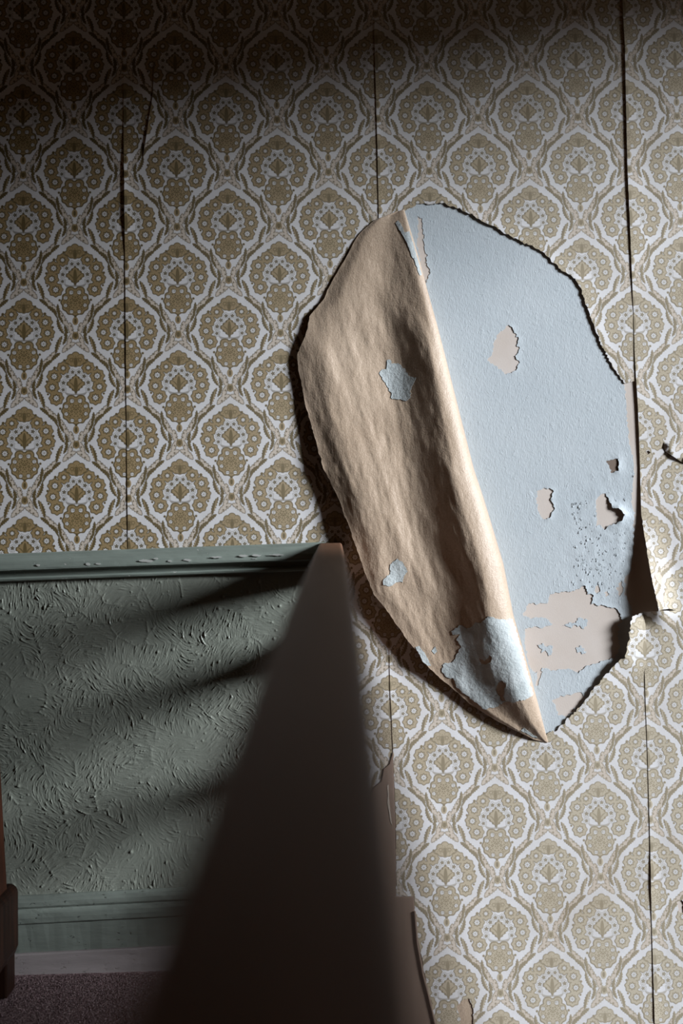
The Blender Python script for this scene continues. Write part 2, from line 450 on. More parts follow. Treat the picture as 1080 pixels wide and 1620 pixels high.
M_BOARD, nt, b = mat('brown_painted_board', rough=.6, spec=.3)
setcol(nt, b, ramp(nt, noise(nt, 1, 4, .6, scaled(nt, (40, 40, 5))), [(.3, (.21,.145,.108)), (.7, (.28,.20,.155))]))
M_CARPET, nt, b = mat('mauve_carpet', rough=.95, spec=.1)
setcol(nt, b, ramp(nt, noise(nt, 330, 2), [(.35, (.075,.045,.048)), (.5, (.21,.14,.145)), (.68, (.42,.33,.33))]))
M_ROOM, nt, b = mat('dim_cream_room_wall', rough=.9, spec=.1)
setcol(nt, b, ramp(nt, noise(nt, 3, 4), [(.3, (.28,.165,.085)), (.7, (.32,.195,.105))]))
M_WHITE, nt, b = mat('white_gloss_frame', (.6,.6,.58), .4, .4)
# ================================================================== the room
XL, XR, YF, ZT, ZB = -1.40, 2.60, -3.3, 2.85, -1.35
wall = struct(box('wall_back', XL, XR, 0.0, .12, ZB, ZT, M_LINING))
struct(box('wall_left', XL-.1, XL, YF, .12, ZB, ZT, M_ROOM))
struct(box('wall_front', XL, XR, YF-.1, YF, ZB, ZT, M_ROOM))
struct(box('ceiling', XL-.1, XR+.1, YF-.1, .12, ZT, ZT+.1, M_ROOM))
WY0, WY1, WZ0, WZ1 = -1.47, -.42, -.45, 2.32       # the window in the right-hand wall
bm = bmesh.new()
box_bm(bm, XR, XR+.1, YF-.1, WY0, ZB, ZT); box_bm(bm, XR, XR+.1, WY1, .12, ZB, ZT)
box_bm(bm, XR, XR+.1, WY0, WY1, ZB, WZ0); box_bm(bm, XR, XR+.1, WY0, WY1, WZ1, ZT)
struct(bm_obj('wall_right', bm, M_ROOM))
bm = bmesh.new()
for a in ((WY0, WY1, WZ0, WZ0+.03), (WY0, WY1, WZ1-.03, WZ1), (WY0, WY0+.03, WZ0+.03, WZ1-.03), (WY1-.03, WY1, WZ0+.03, WZ1-.03)):
    box_bm(bm, XR+.02, XR+.08, *a)
struct(bm_obj('window_1', bm, M_WHITE))
portal = bpy.data.lights.new('window_portal', 'AREA'); portal.shape = 'RECTANGLE'; portal.size = WZ1-WZ0; portal.size_y = WY1-WY0
portal.cycles.is_portal = True
po = bpy.data.objects.new('window_portal', portal); C.objects.link(po); po.location = (XR+.05, (WY0+WY1)/2, (WZ0+WZ1)/2); po.rotation_euler = (0, math.radians(90), 0)
FX = .02                                          # the landing ends under the banister; the stair well is beyond it
struct(box('floor', XL, FX, YF, 0.0, -.18, -.004, M_CARPET))
struct(box('stairwell_floor', XL, XR, YF, 0.0, ZB-.1, ZB, M_CARPET))
# carpet pile where the photograph shows it
n = 90000
px_ = rng.uniform(-1.0, FX-.01, n); py_ = rng.uniform(-.55, -.03, n); a_ = rng.uniform(0, 6.28, n); h_ = rng.uniform(.0008, .0028, n)
V = np.zeros((n, 4, 3)); 
for k in range(3):
    V[:, k, 0] = px_+.0014*np.cos(a_+k*2.094); V[:, k, 1] = py_+.0014*np.sin(a_+k*2.094); V[:, k, 2] = -.005
V[:, 3, 0] = px_+rng.normal(0, .0007, n); V[:, 3, 1] = py_+rng.normal(0, .0007, n); V[:, 3, 2] = -.004+h_
base = (np.arange(n)*4)[:, None]
tri = np.concatenate([base+np.array(q) for q in ((0, 1, 3), (1, 2, 3), (2, 0, 3))])
me = bpy.data.meshes.new('carpet_pile'); me.vertices.add(n*4); me.vertices.foreach_set('co', V.astype(np.float32).ravel())
me.loops.add(len(tri)*3); me.loops.foreach_set('vertex_index', tri.astype(np.int32).ravel()); me.polygons.add(len(tri))
me.polygons.foreach_set('loop_start', np.arange(0, len(tri)*3, 3, dtype=np.int32)); me.update(calc_edges=True)
pile = link('carpet_pile', me, M_CARPET); pile['kind'] = 'stuff'; pile['label'] = 'short mauve-brown carpet pile at the foot of the green wainscot'; pile['category'] = 'carpet'

# ================================================================== wallpaper strips
SEAM1 = [(192, -560), (195, 0), (196, 200), (198.5, 430), (200, 600), (203, 872)]
SEAM2 = [(585, -560), (591.5, 40), (597, 240), (600, 400), (607, 700), (617, 1090), (622, 1198)]
SEAM3T = [(976, -560), (985, 0), (988.7, 67), (990.7, 160), (993, 267), (996.7, 350), (1000, 433), (1002.7, 497), (1005, 572)]
SEAM3B = [(1018, 968), (1021, 1092), (1025, 1197), (1029, 1336), (1031, 1444), (1036, 1614), (1060, 2400)]
TORN_TOP = [(988, 606.7), (970, 583), (951.7, 546.7), (940, 516.7), (928, 486.7), (918, 456.7), (910, 440), (893, 431.7), (876.7, 418), (863, 403), (850, 393), (826.7, 383), (806.7, 373), (790, 363), (760, 348), (743, 338), (726.7, 330), (710, 325), (696, 321), (674, 322.6), (659, 324), (649, 328.5), (641, 333)]
TORN_BOT = [(866, 1160), (880, 1155.4), (886, 1150), (902, 1133), (912, 1123), (929, 1105), (935.6, 1093), (948.5, 1079), (961.5, 1063), (974.5, 1049), (988.7, 1041), (991, 1027), (995, 1009), (997.8, 985.6), (1000.4, 974), (1013, 969), (1018, 968)]
# the fold of the peeled sheet: t runs down it, b away from it over the wall (pixels)
F0 = np.array([639., 331.]); FE = np.array([228., 844.]); FLEN = float(np.linalg.norm(FE)); FE /= FLEN; FN = np.array([-FE[1], FE[0]])
TK = np.array([0, 60, 150, 250, 350, 450, 550, 650, 720, 790, 840, FLEN])
def prof(vals): 
    vals = np.array(vals, float)
    return lambda t: np.interp(t, TK, vals)
f_w = prof([5, 9, 15, 22, 28, 32, 35, 35, 33, 26, 16, 3])            # half width of the roll
f_h = prof([.005, .013, .026, .038, .050, .060, .065, .063, .055, .041, .023, .003])   # height of the roll
f_vu = prof([.4, .36, .34, .34, .38, .42, .46, .52, .60, .66, .7, .7])   # where the hollow lies
f_vh = prof([.003, .006, .008, .011, .020, .027, .030, .029, .025, .019, .012, .002])
f_ru = prof([.8, .78, .78, .8, .82, .84, .84, .82, .82, .84, .85, .9])   # the left swell
f_rh = prof([.005, .010, .016, .022, .031, .038, .037, .030, .024, .019, .012, .002])
f_eh = prof([.003, .005, .009, .014, .022, .028, .028, .024, .020, .015, .010, .002])
LEFT = [(639, 331), (626.7, 332.8), (615.6, 336), (593, 347), (582, 357), (569.7, 368), (558.6, 384.7), (546, 409.7), (535, 427.8), (525.3, 444.4), (519.7, 455.6), (512.8, 472), (501.7, 486), (489, 500), (486.4, 519.4), (478, 541.7), (469.7, 561), (471, 583), (478, 614), (483.6, 641.7), (490.6, 666.7), (499, 694.4), (507, 725), (512.8, 744), (536, 790), (552, 834), (566, 875), (579, 910), (591.5, 941.5), (610, 963.5), (632, 995), (657.6, 1029.7), (676.5, 1055), (695, 1072), (727, 1099), (749, 1118), (780, 1137), (808.7, 1152.5), (843, 1170), (867, 1175.5)]
_L = np.array(LEFT)-F0; _lt, _lb = _L@FE, _L@FN
_lt[0] = -1; _ord = np.argsort(_lt); _lt, _lb = _lt[_ord], _lb[_ord]
_R = np.array([(639, 331), (651.7, 372), (665.6, 419.4), (675, 455.6), (690.6, 511), (704.4, 564), (717, 614), (731, 669), (749.5, 742), (764.6, 787), (780, 837.6), (796, 891), (812, 973), (830.8, 1039), (849.7, 1108), (867, 1175.5)], float)-F0
_rt, _rb = _R@FE, _R@FN
def edge_b(t): return np.interp(t, _lt, _lb)
def fold_b(t): return np.interp(t, _rt, _rb)
def flap_w(t): return np.minimum(f_w(t), np.maximum(edge_b(t)-fold_b(t), 1)*.55)
def flap_wr(t, b):
    X = F0[0]+t*FE[0]+b*FN[0]; Y = F0[1]+t*FE[1]+b*FN[1]
    n = .006*(1+.7*smooth((t-430)/160))*fbm(b*.016+3+t*.004, t*.006+1.5, 2) + .0024*fbm(b*.05, t*.014, 3) + .0006*fbm(b*.14+9, t*.07, 2)
    return n
def flap_h(t, b):
    """height over the wall of the visible side; b measured from the fold line"""
    w, h = flap_w(t), f_h(t); s = b-fold_b(t); B = np.maximum(edge_b(t)-fold_b(t), w+1)
    up = h*.5*(1+np.sqrt(np.clip(1-((w-s)/w)**2, 0, 1)))
    bv = w+(B-w)*f_vu(t); br = w+(B-w)*f_ru(t)
    def seg(s, a, b_, ha, hb, p=1.0): return ha+(hb-ha)*smooth(np.clip((s-a)/np.maximum(b_-a, 1e-3), 0, 1)**p)
    body = np.where(s < bv, seg(s, w, bv, h, f_vh(t), .82), np.where(s < br, seg(s, bv, br, f_vh(t), f_rh(t)), seg(s, br, B*1.02, f_rh(t), f_eh(t))))
    amp = smooth((s-w*.3)/w)*np.clip(h/.03, 0.15, 1)
    return np.maximum(np.where(s < w, up, body)+amp*flap_wr(t, b), .0015)
CONTACT = [tuple(F0+t*FE+(fold_b(t)+flap_w(t))*FN) for t in np.linspace(6, FLEN-6, 30)]
SLIT = [(248, 20), (243.6, 98.5), (241, 153), (234.5, 194), (228.8, 231), (225, 254)]
TEAR_R = [(1037, 719), (1045, 711), (1049, 699), (1052, 714), (1066, 723), (1082, 734), (1100, 741), (1100, 757), (1082, 748), (1060, 735), (1046, 726)]
lifts = {
 'A': [Lift([(194, 0, .0004), (196, 190, .0006), (196.5, 260, .0035), (198, 340, .0045), (199, 400, .0010), (201, 560, .0014), (202, 690, .0005), (203, 790, .0012), (203, 870, .0004)], 16),
       Lift([(x, y, z) for (x, y), z in zip(SLIT, (.0, .0006, .0015, .003, .003, .0))], 26, side=-1)],
 'B': [Lift([(592, 40, .0011), (597, 240, .0012), (600, 330, .0010), (612, 900, .0004), (617, 1090, .0006), (622, 1190, .0006)], 10),
       Lift([(x, y, z) for (x, y), z in zip(TORN_TOP, np.interp(np.arange(len(TORN_TOP)), [0, 3, 8, 14, 18, 20, 22], [.0008, .0026, .0022, .0030, .0022, .0004, .0]))], 26, p=1.6),
       Lift([(x, y, z) for (x, y), z in zip(TORN_BOT, np.interp(np.arange(len(TORN_BOT)), [0, 3, 6, 10, 13, 15, 16], [.001, .003, .005, .012, .018, .014, .003]))], 44, p=1.7)],
 'C': [Lift([(976, -560, .003), (985, 0, .0034), (990, 130, .0030), (995, 300, .0030), (1000, 433, .0018), (1002, 497, .0003), (1006, 600, .0016), (1010.5, 692, .0012), (1012, 740, .0008), (1014, 813, .003), (1020, 853, .010), (1026.7, 893, .018), (1033, 926.7, .025), (1041.7, 963, .028)], 38, p=1.6),
       Lift([(1046, 700, .0005), (1051, 713, .0035), (1066, 723, .0045), (1100, 741, .006)], 30, side=-1),
       Lift([(1018, 975, .0012), (1021, 1090, .0008), (1025, 1190, .0006), (1029, 1336, .0010), (1030, 1400, .0026), (1032, 1460, .0007), (1036, 1614, .0018)], 14)],
}
def height(key, base):
    def f(q):
        h = base + .0005*fbm(q[:, 0]*.011+5, q[:, 1]*.009, 2)
        l = np.zeros(len(q))
        for L in lifts.get(key, ()): l = np.maximum(l, L(q))
        return np.maximum(h, .0006)+l
    return f
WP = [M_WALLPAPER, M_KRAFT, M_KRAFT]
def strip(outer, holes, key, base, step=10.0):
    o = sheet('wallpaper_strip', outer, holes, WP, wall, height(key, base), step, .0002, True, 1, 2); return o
def wob(line, amp=.7, seed=1): return jag(line, amp*.3, 10, seed, closed=False)
s1, s2, s3 = wob(SEAM1, .8, 1), wob(SEAM2, .6, 2), wob(SEAM3T, .9, 3)
s3b = wob(SEAM3B, .8, 4)
BOT = [(203, 872), (0, 884), (-600, 905)]
strip([(-205, -560)]+[(x+2, y) for x, y in s1]+[(0, 884), (-205, 892)], [], 'L', .0008)
strip([(-620, -560), (-206, -560), (-206, 892), (-620, 905)], [], 'K', .0014, 22)
slit_hole = SLIT[1:] + [(x-1.1, y) for x, y in SLIT[::-1][1:-1]]
a_out = [(x-.6, y) for x, y in s1]+[(508, 868), (520, 1300), (600, 1290), (624, 1225)]+[(x+2, y) for x, y in s2[::-1]]
strip(a_out, [slit_hole], 'A', .0012)
tt = jag(TORN_TOP, 2.2, 3, 5, closed=False); tb = jag(TORN_BOT, 2.4, 3, 6, closed=False)
tail = [(626, 1300), (627, 1417), (655, 1419), (656, 1432), (659, 1470), (662, 1490), (668, 1520), (678, 1570), (690, 1625), (760, 2400)]
b_out = s2+jag(tail, 1.4, 4, 8, closed=False)+[(x+2, y) for x, y in s3b[::-1]]+tb[::-1][1:]+CONTACT[::-1]+tt[::-1]+[(1006, 602)]+[(x+2, y) for x, y in s3[::-1]]
corner = jag([(722, 1592), (734, 1581), (742, 1580), (747, 1590), (749, 1606), (750, 1640), (738, 1650), (730, 1640), (728, 1612)], 1.2, 3, 9)
strip(b_out, [corner], 'B', .0016, 9)
c_left = [(x-.8, y) for x, y in s3]+[(1006, 600), (1008.5, 640), (1010.5, 692), (1012, 740), (1013, 780)]+jag([(1014, 813), (1020, 853), (1026.7, 893), (1033, 926.7), (1041.7, 964)], .8, 4, 10, closed=False)+[(1041, 967), (1030, 968)]+[(x-.8, y) for x, y in s3b]
c_out = c_left+[(1430, 2400), (1408, -560)]
tears = [TEAR_R, jag([(1042, 965.4), (1058, 963), (1070, 965.5), (1058, 966.4)], .2, 4, 13), jag([(1070, 1428), (1078, 1424), (1083, 1432), (1081, 1446), (1073, 1441)], 1.4, 3, 14),
         jag([(1021, 715.5), (1026, 712.5), (1029, 716), (1025, 719)], .5, 3, 15)]
strip(c_out, tears, 'C', .0018, 9)
strip([(1030, 690), (1110, 690), (1110, 770), (1030, 770)], [], 'N', .0009, 12)
hc = height('C', .0018)
for poly, sd in (([(1034, 908), (1043, 905), (1047, 913), (1045, 926), (1038, 918)], 11), ([(1052, 935), (1055, 946), (1052, 961), (1049, 950)], 12)):
    sheet('torn_spot', jag(poly, 1, 3, sd), [], [M_KRAFT]*3, wall, lambda q: hc(q)+.0005, 4, .0003, False)
sheet('hole_backing', [(715, 1575), (755, 1572), (757, 1660), (715, 1660)], [], [M_KRAFT]*3, wall, lambda q: .0004+0*q[:, 0], 8, 0, False)
sheet('hole_backing', [(950, 720), (984, 718), (985, 750), (955, 752)], [], [M_HOLE_SHADE]*3, wall, lambda q: .0003+0*q[:, 0], 8, 0, False)  # backing of the deeper hole, with its shadow put into the brown
for x0 in (1409, 1812, 2215):
    strip([(x0, -560), (x0+400, -560), (x0+423, 2400), (x0+22, 2400)], [], 'D', .0014, 26)

# ================================================================== blue paint on the lining
PAINT_R = [(988, 600), (990, 650), (994, 690), (998, 715), (1003, 740), (1001, 765), (999, 790), (1003, 815), (1002, 840), (1000, 880), (996, 905), (988, 915), (989, 940), (997, 962), (1003, 985), (1010, 1030)]
paint_out = jag(PAINT_R, 2.2, 3, 20, closed=False)+[(990, 1062), (950, 1100), (905, 1160), (870, 1185), (840, 1168)]+[(x-14, y) for x, y in CONTACT[::-1]]+[(628, 320), (680, 306), (740, 316), (830, 366), (905, 418), (935, 455), (960, 530)]
HOLES = {
 'p1': [(804, 515), (809.4, 517.6), (815, 528), (820.5, 538), (816.6, 547), (821.8, 550.7), (820, 558.4), (815, 563), (816.6, 570.7), (821.8, 574), (816.6, 583.7), (808.8, 590), (797.8, 591.5), (792.6, 584), (782, 578.5), (770.6, 570.7), (778, 560), (781, 550), (780, 543.5), (785, 532), (795, 521.5)],
 'p2': [(848, 777), (861.7, 771.7), (875, 775), (871.7, 790), (877, 803), (869, 820), (858, 821.7), (850, 806.7)],
 'p3': [(957.5, 728), (968, 728), (978, 725), (979, 735), (977.5, 743), (967.5, 748), (962.5, 736.7)],
 'p4': [(944, 786.7), (956.7, 781), (964, 793), (970, 804), (978, 804), (989, 815), (980, 825), (973, 829), (964, 831), (956.7, 838), (950, 831), (942.5, 831.7), (943.7, 820), (943, 797)],
 'p6': [(835.7, 955.7), (865.6, 954.5), (869.5, 940), (891.5, 936), (914.8, 932), (925, 926), (929, 939), (938, 941.5), (935.6, 955.7), (951, 958), (972, 962), (981, 970), (984, 983), (977, 989.5), (979.6, 1022), (973, 1040), (946, 1049), (925, 1055.6), (915, 1064.6), (896.7, 1057), (878.5, 1061), (858, 1057), (845, 1066), (836, 1050), (830, 1020), (829, 994), (846, 992), (858, 993), (873, 988), (866, 980), (851, 977), (838, 979), (828, 972)],
 'p7': [(873, 1107), (894, 1099.6), (920, 1095.7), (925, 1105), (896.7, 1133), (883.7, 1130.7)],
 'p8': [(660.7, 341), (669, 345), (667, 354), (669.6, 372), (671, 390), (675.6, 405), (674, 415), (680.7, 431.5), (674, 448), (669, 438), (664, 410), (659, 385), (661, 362)],
 'p9': [(849, 1063), (853, 1058), (858, 1063), (853, 1080), (848, 1085)],
 'p10': [(940, 932), (946, 925), (950, 934), (944, 940)], 'p11': [(975, 930), (983, 918), (986, 930), (980, 944)],
 'p12': [(955, 938), (962, 934), (964, 941), (958, 944)],
}
hl = {k: jag(v, 2.1, 2.2, 30+i) for i, (k, v) in enumerate(HOLES.items())}
def ring(poly, amp):
    cx = sum(p[0] for p in poly)/len(poly); w = max(p[0] for p in poly)-cx
    return [(x, y, amp*max(0, .7+1.2*vnoise(x*.15, y*.15))*float(smooth(.35+(x-cx)/w))) for x, y in poly+poly[:1]]
plifts = [Lift(ring(HOLES['p1'], .0013), 7), Lift(ring(HOLES['p2'], .0013), 7), Lift(ring(HOLES['p3'], .0028), 14), Lift(ring(HOLES['p4'], .006), 15), Lift(ring(HOLES['p6'], .0016), 8),
          Lift(ring(HOLES['p8'], .0005), 5), Lift([(x, y, .0002*max(0, .5+vnoise(x*.2, y*.1))) for x, y in PAINT_R], 8)]
def paint_h(q):
    h = .0004+.0002*(1+fbm(q[:, 0]*.03, q[:, 1]*.03, 2))
    rough_ = smooth((q[:, 0]-850)/110)*smooth((q[:, 1]-700)/120)*smooth((960-q[:, 1])/60)
    h = h + rough_*.0016*np.clip(fbm(q[:, 0]*.10, q[:, 1]*.12, 3)+.15, 0, 1)
    l = np.zeros(len(q))
    for L in plifts: l = np.maximum(l, L(q))
    return h+l
paint = sheet('blue_paint', paint_out, list(hl.values()), [M_BLUE, M_BLUE, M_BLUE], wall, paint_h, 5.0, .0003, False)
paint['label'] = 'pale blue flaking wall paint bared by the peeled wallpaper'
for poly, sd in (([(890, 989), (901, 987), (910, 984), (917, 979), (928, 981), (929, 988), (920, 994), (909, 991), (899, 993)], 52), ([(911, 1026), (917, 1021), (925, 1026), (928, 1033), (918, 1035), (911, 1033)], 53), ([(852, 1022), (858, 1017), (862, 1024), (870, 1021), (874, 1030), (868, 1038), (863, 1031), (857, 1033)], 54)):
    p = sheet('paint_flake', jag(poly, 3.4, 2.2, sd), [], [M_BLUE]*3, wall, lambda q: .0006+.0006*np.abs(fbm(q[:, 0]*.1, q[:, 1]*.1, 2)), 4, .0004, False)
# loose chips standing off the paint
def chips(name, n, box_, seed, mat_, parent):
    r = np.random.default_rng(seed); V = []; Fc = []
    for i in range(n):
        x, y = r.uniform(box_[0], box_[2]), r.uniform(box_[1], box_[3])
        if any(inside(np.array([[x, y]]), h)[0] for h in hl.values()): continue
        k = 5; a0 = r.uniform(0, 6.28); s = r.uniform(.9, 2.8); tl = r.uniform(.0002, .0011); ta = r.uniform(-.6, 2.2)
        s0 = len(V)
        for j in range(k):
            a = a0+j*6.283/k; dx, dy = s*r.uniform(.5, 1.1)*math.cos(a), s*r.uniform(.6, 1.3)*math.sin(a)
            V.append(at(x+dx, y+dy, .0011+tl*max(0, (dx*math.cos(ta)+dy*math.sin(ta))/s)))
        Fc.append(tuple(range(s0+k-1, s0-1, -1)))
    o = link(name, pymesh(name, V, Fc), mat_, parent); o['kind'] = 'stuff'; solidify(o, .0003); return o
ch = chips('paint_chips', 170, (905, 790, 990, 930), 5, M_BLUE, wall)

# ================================================================== the peeled sheet
flap = empty('peeled_wallpaper', tuple(at(753., 753.)), 'large torn sheet of wallpaper peeled off the wall and folded over, brown paper back outward', 'wallpaper')
NT, N1, N2, N3 = 240, 10, 26, 110
T = np.linspace(0.5, FLEN-.5, NT); rows = []; uvs = []
ejag = 1.8*fbm(T*.11, T*0+2.2, 3)+1.0*vnoise(T*.6, T*0+8)
for i, t in enumerate(T):
    w, h = float(flap_w(t)), float(f_h(t)); f0 = float(fold_b(t)); e = max(float(edge_b(t))-f0+ejag[i]*min(1, t/30, (FLEN-t)/60), w*1.05+1)
    ph = np.linspace(-math.pi/2, 0, N1, endpoint=False)
    bl = f0+w*(1-np.cos(ph)); hl_ = np.maximum(h*.5*(1+np.sin(ph)), .0012)
    ph = np.linspace(0, math.pi/2, N2, endpoint=False); b2 = f0+w*(1-np.cos(ph))
    b3 = f0+w+(e-w)*np.linspace(0, 1, N3)
    bb = np.concatenate([b2, b3]); tt_ = np.full(len(bb), t)
    hh = np.concatenate([hl_, flap_h(tt_, bb)]); ba = np.concatenate([bl, bb])
    q = F0+t*FE+ba[:, None]*FN
    rows.append(at(q[:, 0], q[:, 1], hh)); uvs.append(print_uv(at(q[:, 0]*-1+2*F0[0], q[:, 1])))
V = np.concatenate(rows)
me = gridmesh('paper_sheet', V, NT, N1+N2+N3, np.concatenate(uvs))
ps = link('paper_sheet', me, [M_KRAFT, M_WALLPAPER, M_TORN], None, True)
md_normal = me.polygons[(NT//2)*(N1+N2+N3-1)+N1+N2+40].normal
if md_normal.y > 0: me.flip_normals()
solidify(ps, .0005, -1.0, 1, 2); child(ps, flap)
def flap_surface(off):
    def f(q):
        d = q-F0; t = np.clip(d@FE, 1, FLEN-1); b = d@FN
        b = np.maximum(b, fold_b(t)+.4)
        return flap_h(t, b)+off
    return f
def flake(poly, sd, holes=(), off=.0009, amp=1.6, label=None, wave=.0006):
    fs_ = flap_surface(off)
    o = sheet('paint_flake', jag(poly, amp, 2.6, sd), [jag(h, 1.2, 2.6, sd+7) for h in holes], [M_FLAKE]*3, None, lambda q: fs_(q)+wave*np.abs(fbm(q[:, 0]*.09, q[:, 1]*.09, 2)), 4.0, .0006, False)
    return child(o, flap)
flake([(599, 590), (605, 584), (611, 584), (612, 570), (617, 569), (619, 575), (629, 574), (640, 583), (645, 593), (658, 597), (653, 608), (649, 617), (649, 628), (643, 634), (630, 632), (620, 631), (619, 622), (613, 612), (606, 602)], 60)
flake([(605, 922), (608, 914), (617, 908), (617, 896), (621, 889), (628, 884), (636, 889), (645, 904), (638, 912), (637, 921), (627, 921), (618, 928), (609, 926)], 61)
flake([(657, 1024), (663, 1022), (674, 1037), (678, 1045), (682, 1053), (676, 1053), (668, 1046)], 62, amp=.9)
flake([(683, 1030), (688, 1023), (691, 1031), (687, 1035)], 63, amp=.8)
big = [(713, 998), (729, 988), (738, 994), (749, 990), (752, 984), (760, 985), (772, 975), (786, 978), (800, 980), (811.5, 979), (818, 1005), (828, 1040), (836, 1070), (843, 1098), (832, 1106), (812, 1112), (800, 1110), (786, 1118), (768, 1122), (752, 1112), (735, 1098), (722, 1086), (716, 1074), (706, 1070), (698, 1062), (702, 1050), (716, 1046), (722, 1034), (730, 1024), (723, 1013), (728, 1004), (716, 1004)]
flake(big, 64, amp=2.3, holes=[[(757, 1041), (766, 1046), (775, 1036), (778, 1040), (776, 1048), (768, 1052), (760, 1050)], [(784, 1092), (787, 1080), (795, 1077), (800, 1084), (798, 1090), (796, 1102), (800, 1110), (794, 1110), (788, 1100)]], wave=.001)
flake([(625, 352), (629, 349), (634, 354), (640, 368), (647, 366), (650, 374), (655, 391), (660.5, 410), (667, 434), (664, 436), (659, 424), (655, 411), (650, 404), (647, 392), (641, 380), (637, 372), (630, 362)], 65, amp=.9)
flake([(824, 1156), (828, 1152), (838, 1158), (850, 1168), (842, 1166), (832, 1160)], 66, amp=.7)
# the stuck-down paper at the left of the fold keeps its print; nothing else to build there

# ================================================================== wainscot, dado rail, skirting
def zof(px, py, h): return at(float(px), float(py), h)
XW0, XW1 = XL, .0
dl, dr = zof(0, 876, .012), zof(505, 858, .012)
sl = (dr[2]-dl[2])/(dr[0]-dl[0])
dA = np.array([XL, -.0, dl[2]+sl*(XL-dl[0])]); XD1 = dr[0]+.012; dB = np.array([XD1, -.0, dl[2]+sl*(XD1-dl[0])])
rail_prof = [(-.001, 0), (.009, 0), (.012, -.002), (.013, -.006), (.016, -.009), (.020, -.014), (.025, -.022), (.0285, -.031), (.028, -.0345), (.023, -.036), (.013, -.038), (.010, -.043), (.010, -.0475), (.015, -.049), (.0165, -.052), (.015, -.0555), (.009, -.058), (-.001, -.058)]
o = struct(sweep('trim_1', rail_prof, dA, dB, (0, -1, 0), (0, 0, 1), M_TRIM, n=120, wob=.0009))
trim = o
for i, (x, y, w, hh) in enumerate(((139, 893, 7, 5), (155, 892, 9, 3), (232, 887, 26, 4), (246, 884, 8, 3), (296, 886, 14, 4), (343, 881.5, 22, 3.4), (384, 879.5, 16, 3.6), (405, 878.5, 18, 4), (402, 884, 9, 2), (437, 878, 24, 2.6), (60, 894, 6, 3), (268, 888, 7, 3))):
    pl_ = [(x-w*.5, y), (x-w*.2, y-hh*.5), (x+w*.2, y-hh*.45), (x+w*.5, y-hh*.1), (x+w*.25, y+hh*.5), (x-w*.2, y+hh*.4)]
    sheet('bare_chip', jag(pl_, .8, 2, 80+i), [], [M_CHIP]*3, trim, lambda q: .0293+0*q[:, 0], 4, .0012, False)
bl_, br_ = zof(30, 1419, .014), zof(300, 1405, .014)
sb = (br_[2]-bl_[2])/(br_[0]-bl_[0]); bz = lambda x: bl_[2]+sb*(x-bl_[0])
XB1 = .0
bp = [(-.001, 0), (.008, 0), (.013, -.004), (.0145, -.012), (.0135, -.021), (.010, -.026), (.012, -.030), (.0165, -.034), (.018, -.042), (.0175, -.052), (.0135, -.056), (.0135, -.112), (-.001, -.112)]
skirt = struct(sweep('baseboard_back', bp, (XL, 0, bz(XL)), (XB1, 0, bz(XB1)), (0, -1, 0), (0, 0, 1), M_SKIRT, n=120, wob=.0016))
pz = bz(-.4)-.110
pp = [(-.001, 0), (.019, 0), (.0215, -.003), (.0215, -(pz+.02)), (-.001, -(pz+.02))]
pl = sweep('plinth_board', pp, (XL, 0, bz(XL)-.1105), (XB1, 0, bz(XB1)-.1105), (0, -1, 0), (0, 0, 1), M_PLINTH, n=40, wob=.0006)
pl.parent = skirt; pl['label'] = 'bare grey lower board of the skirting'
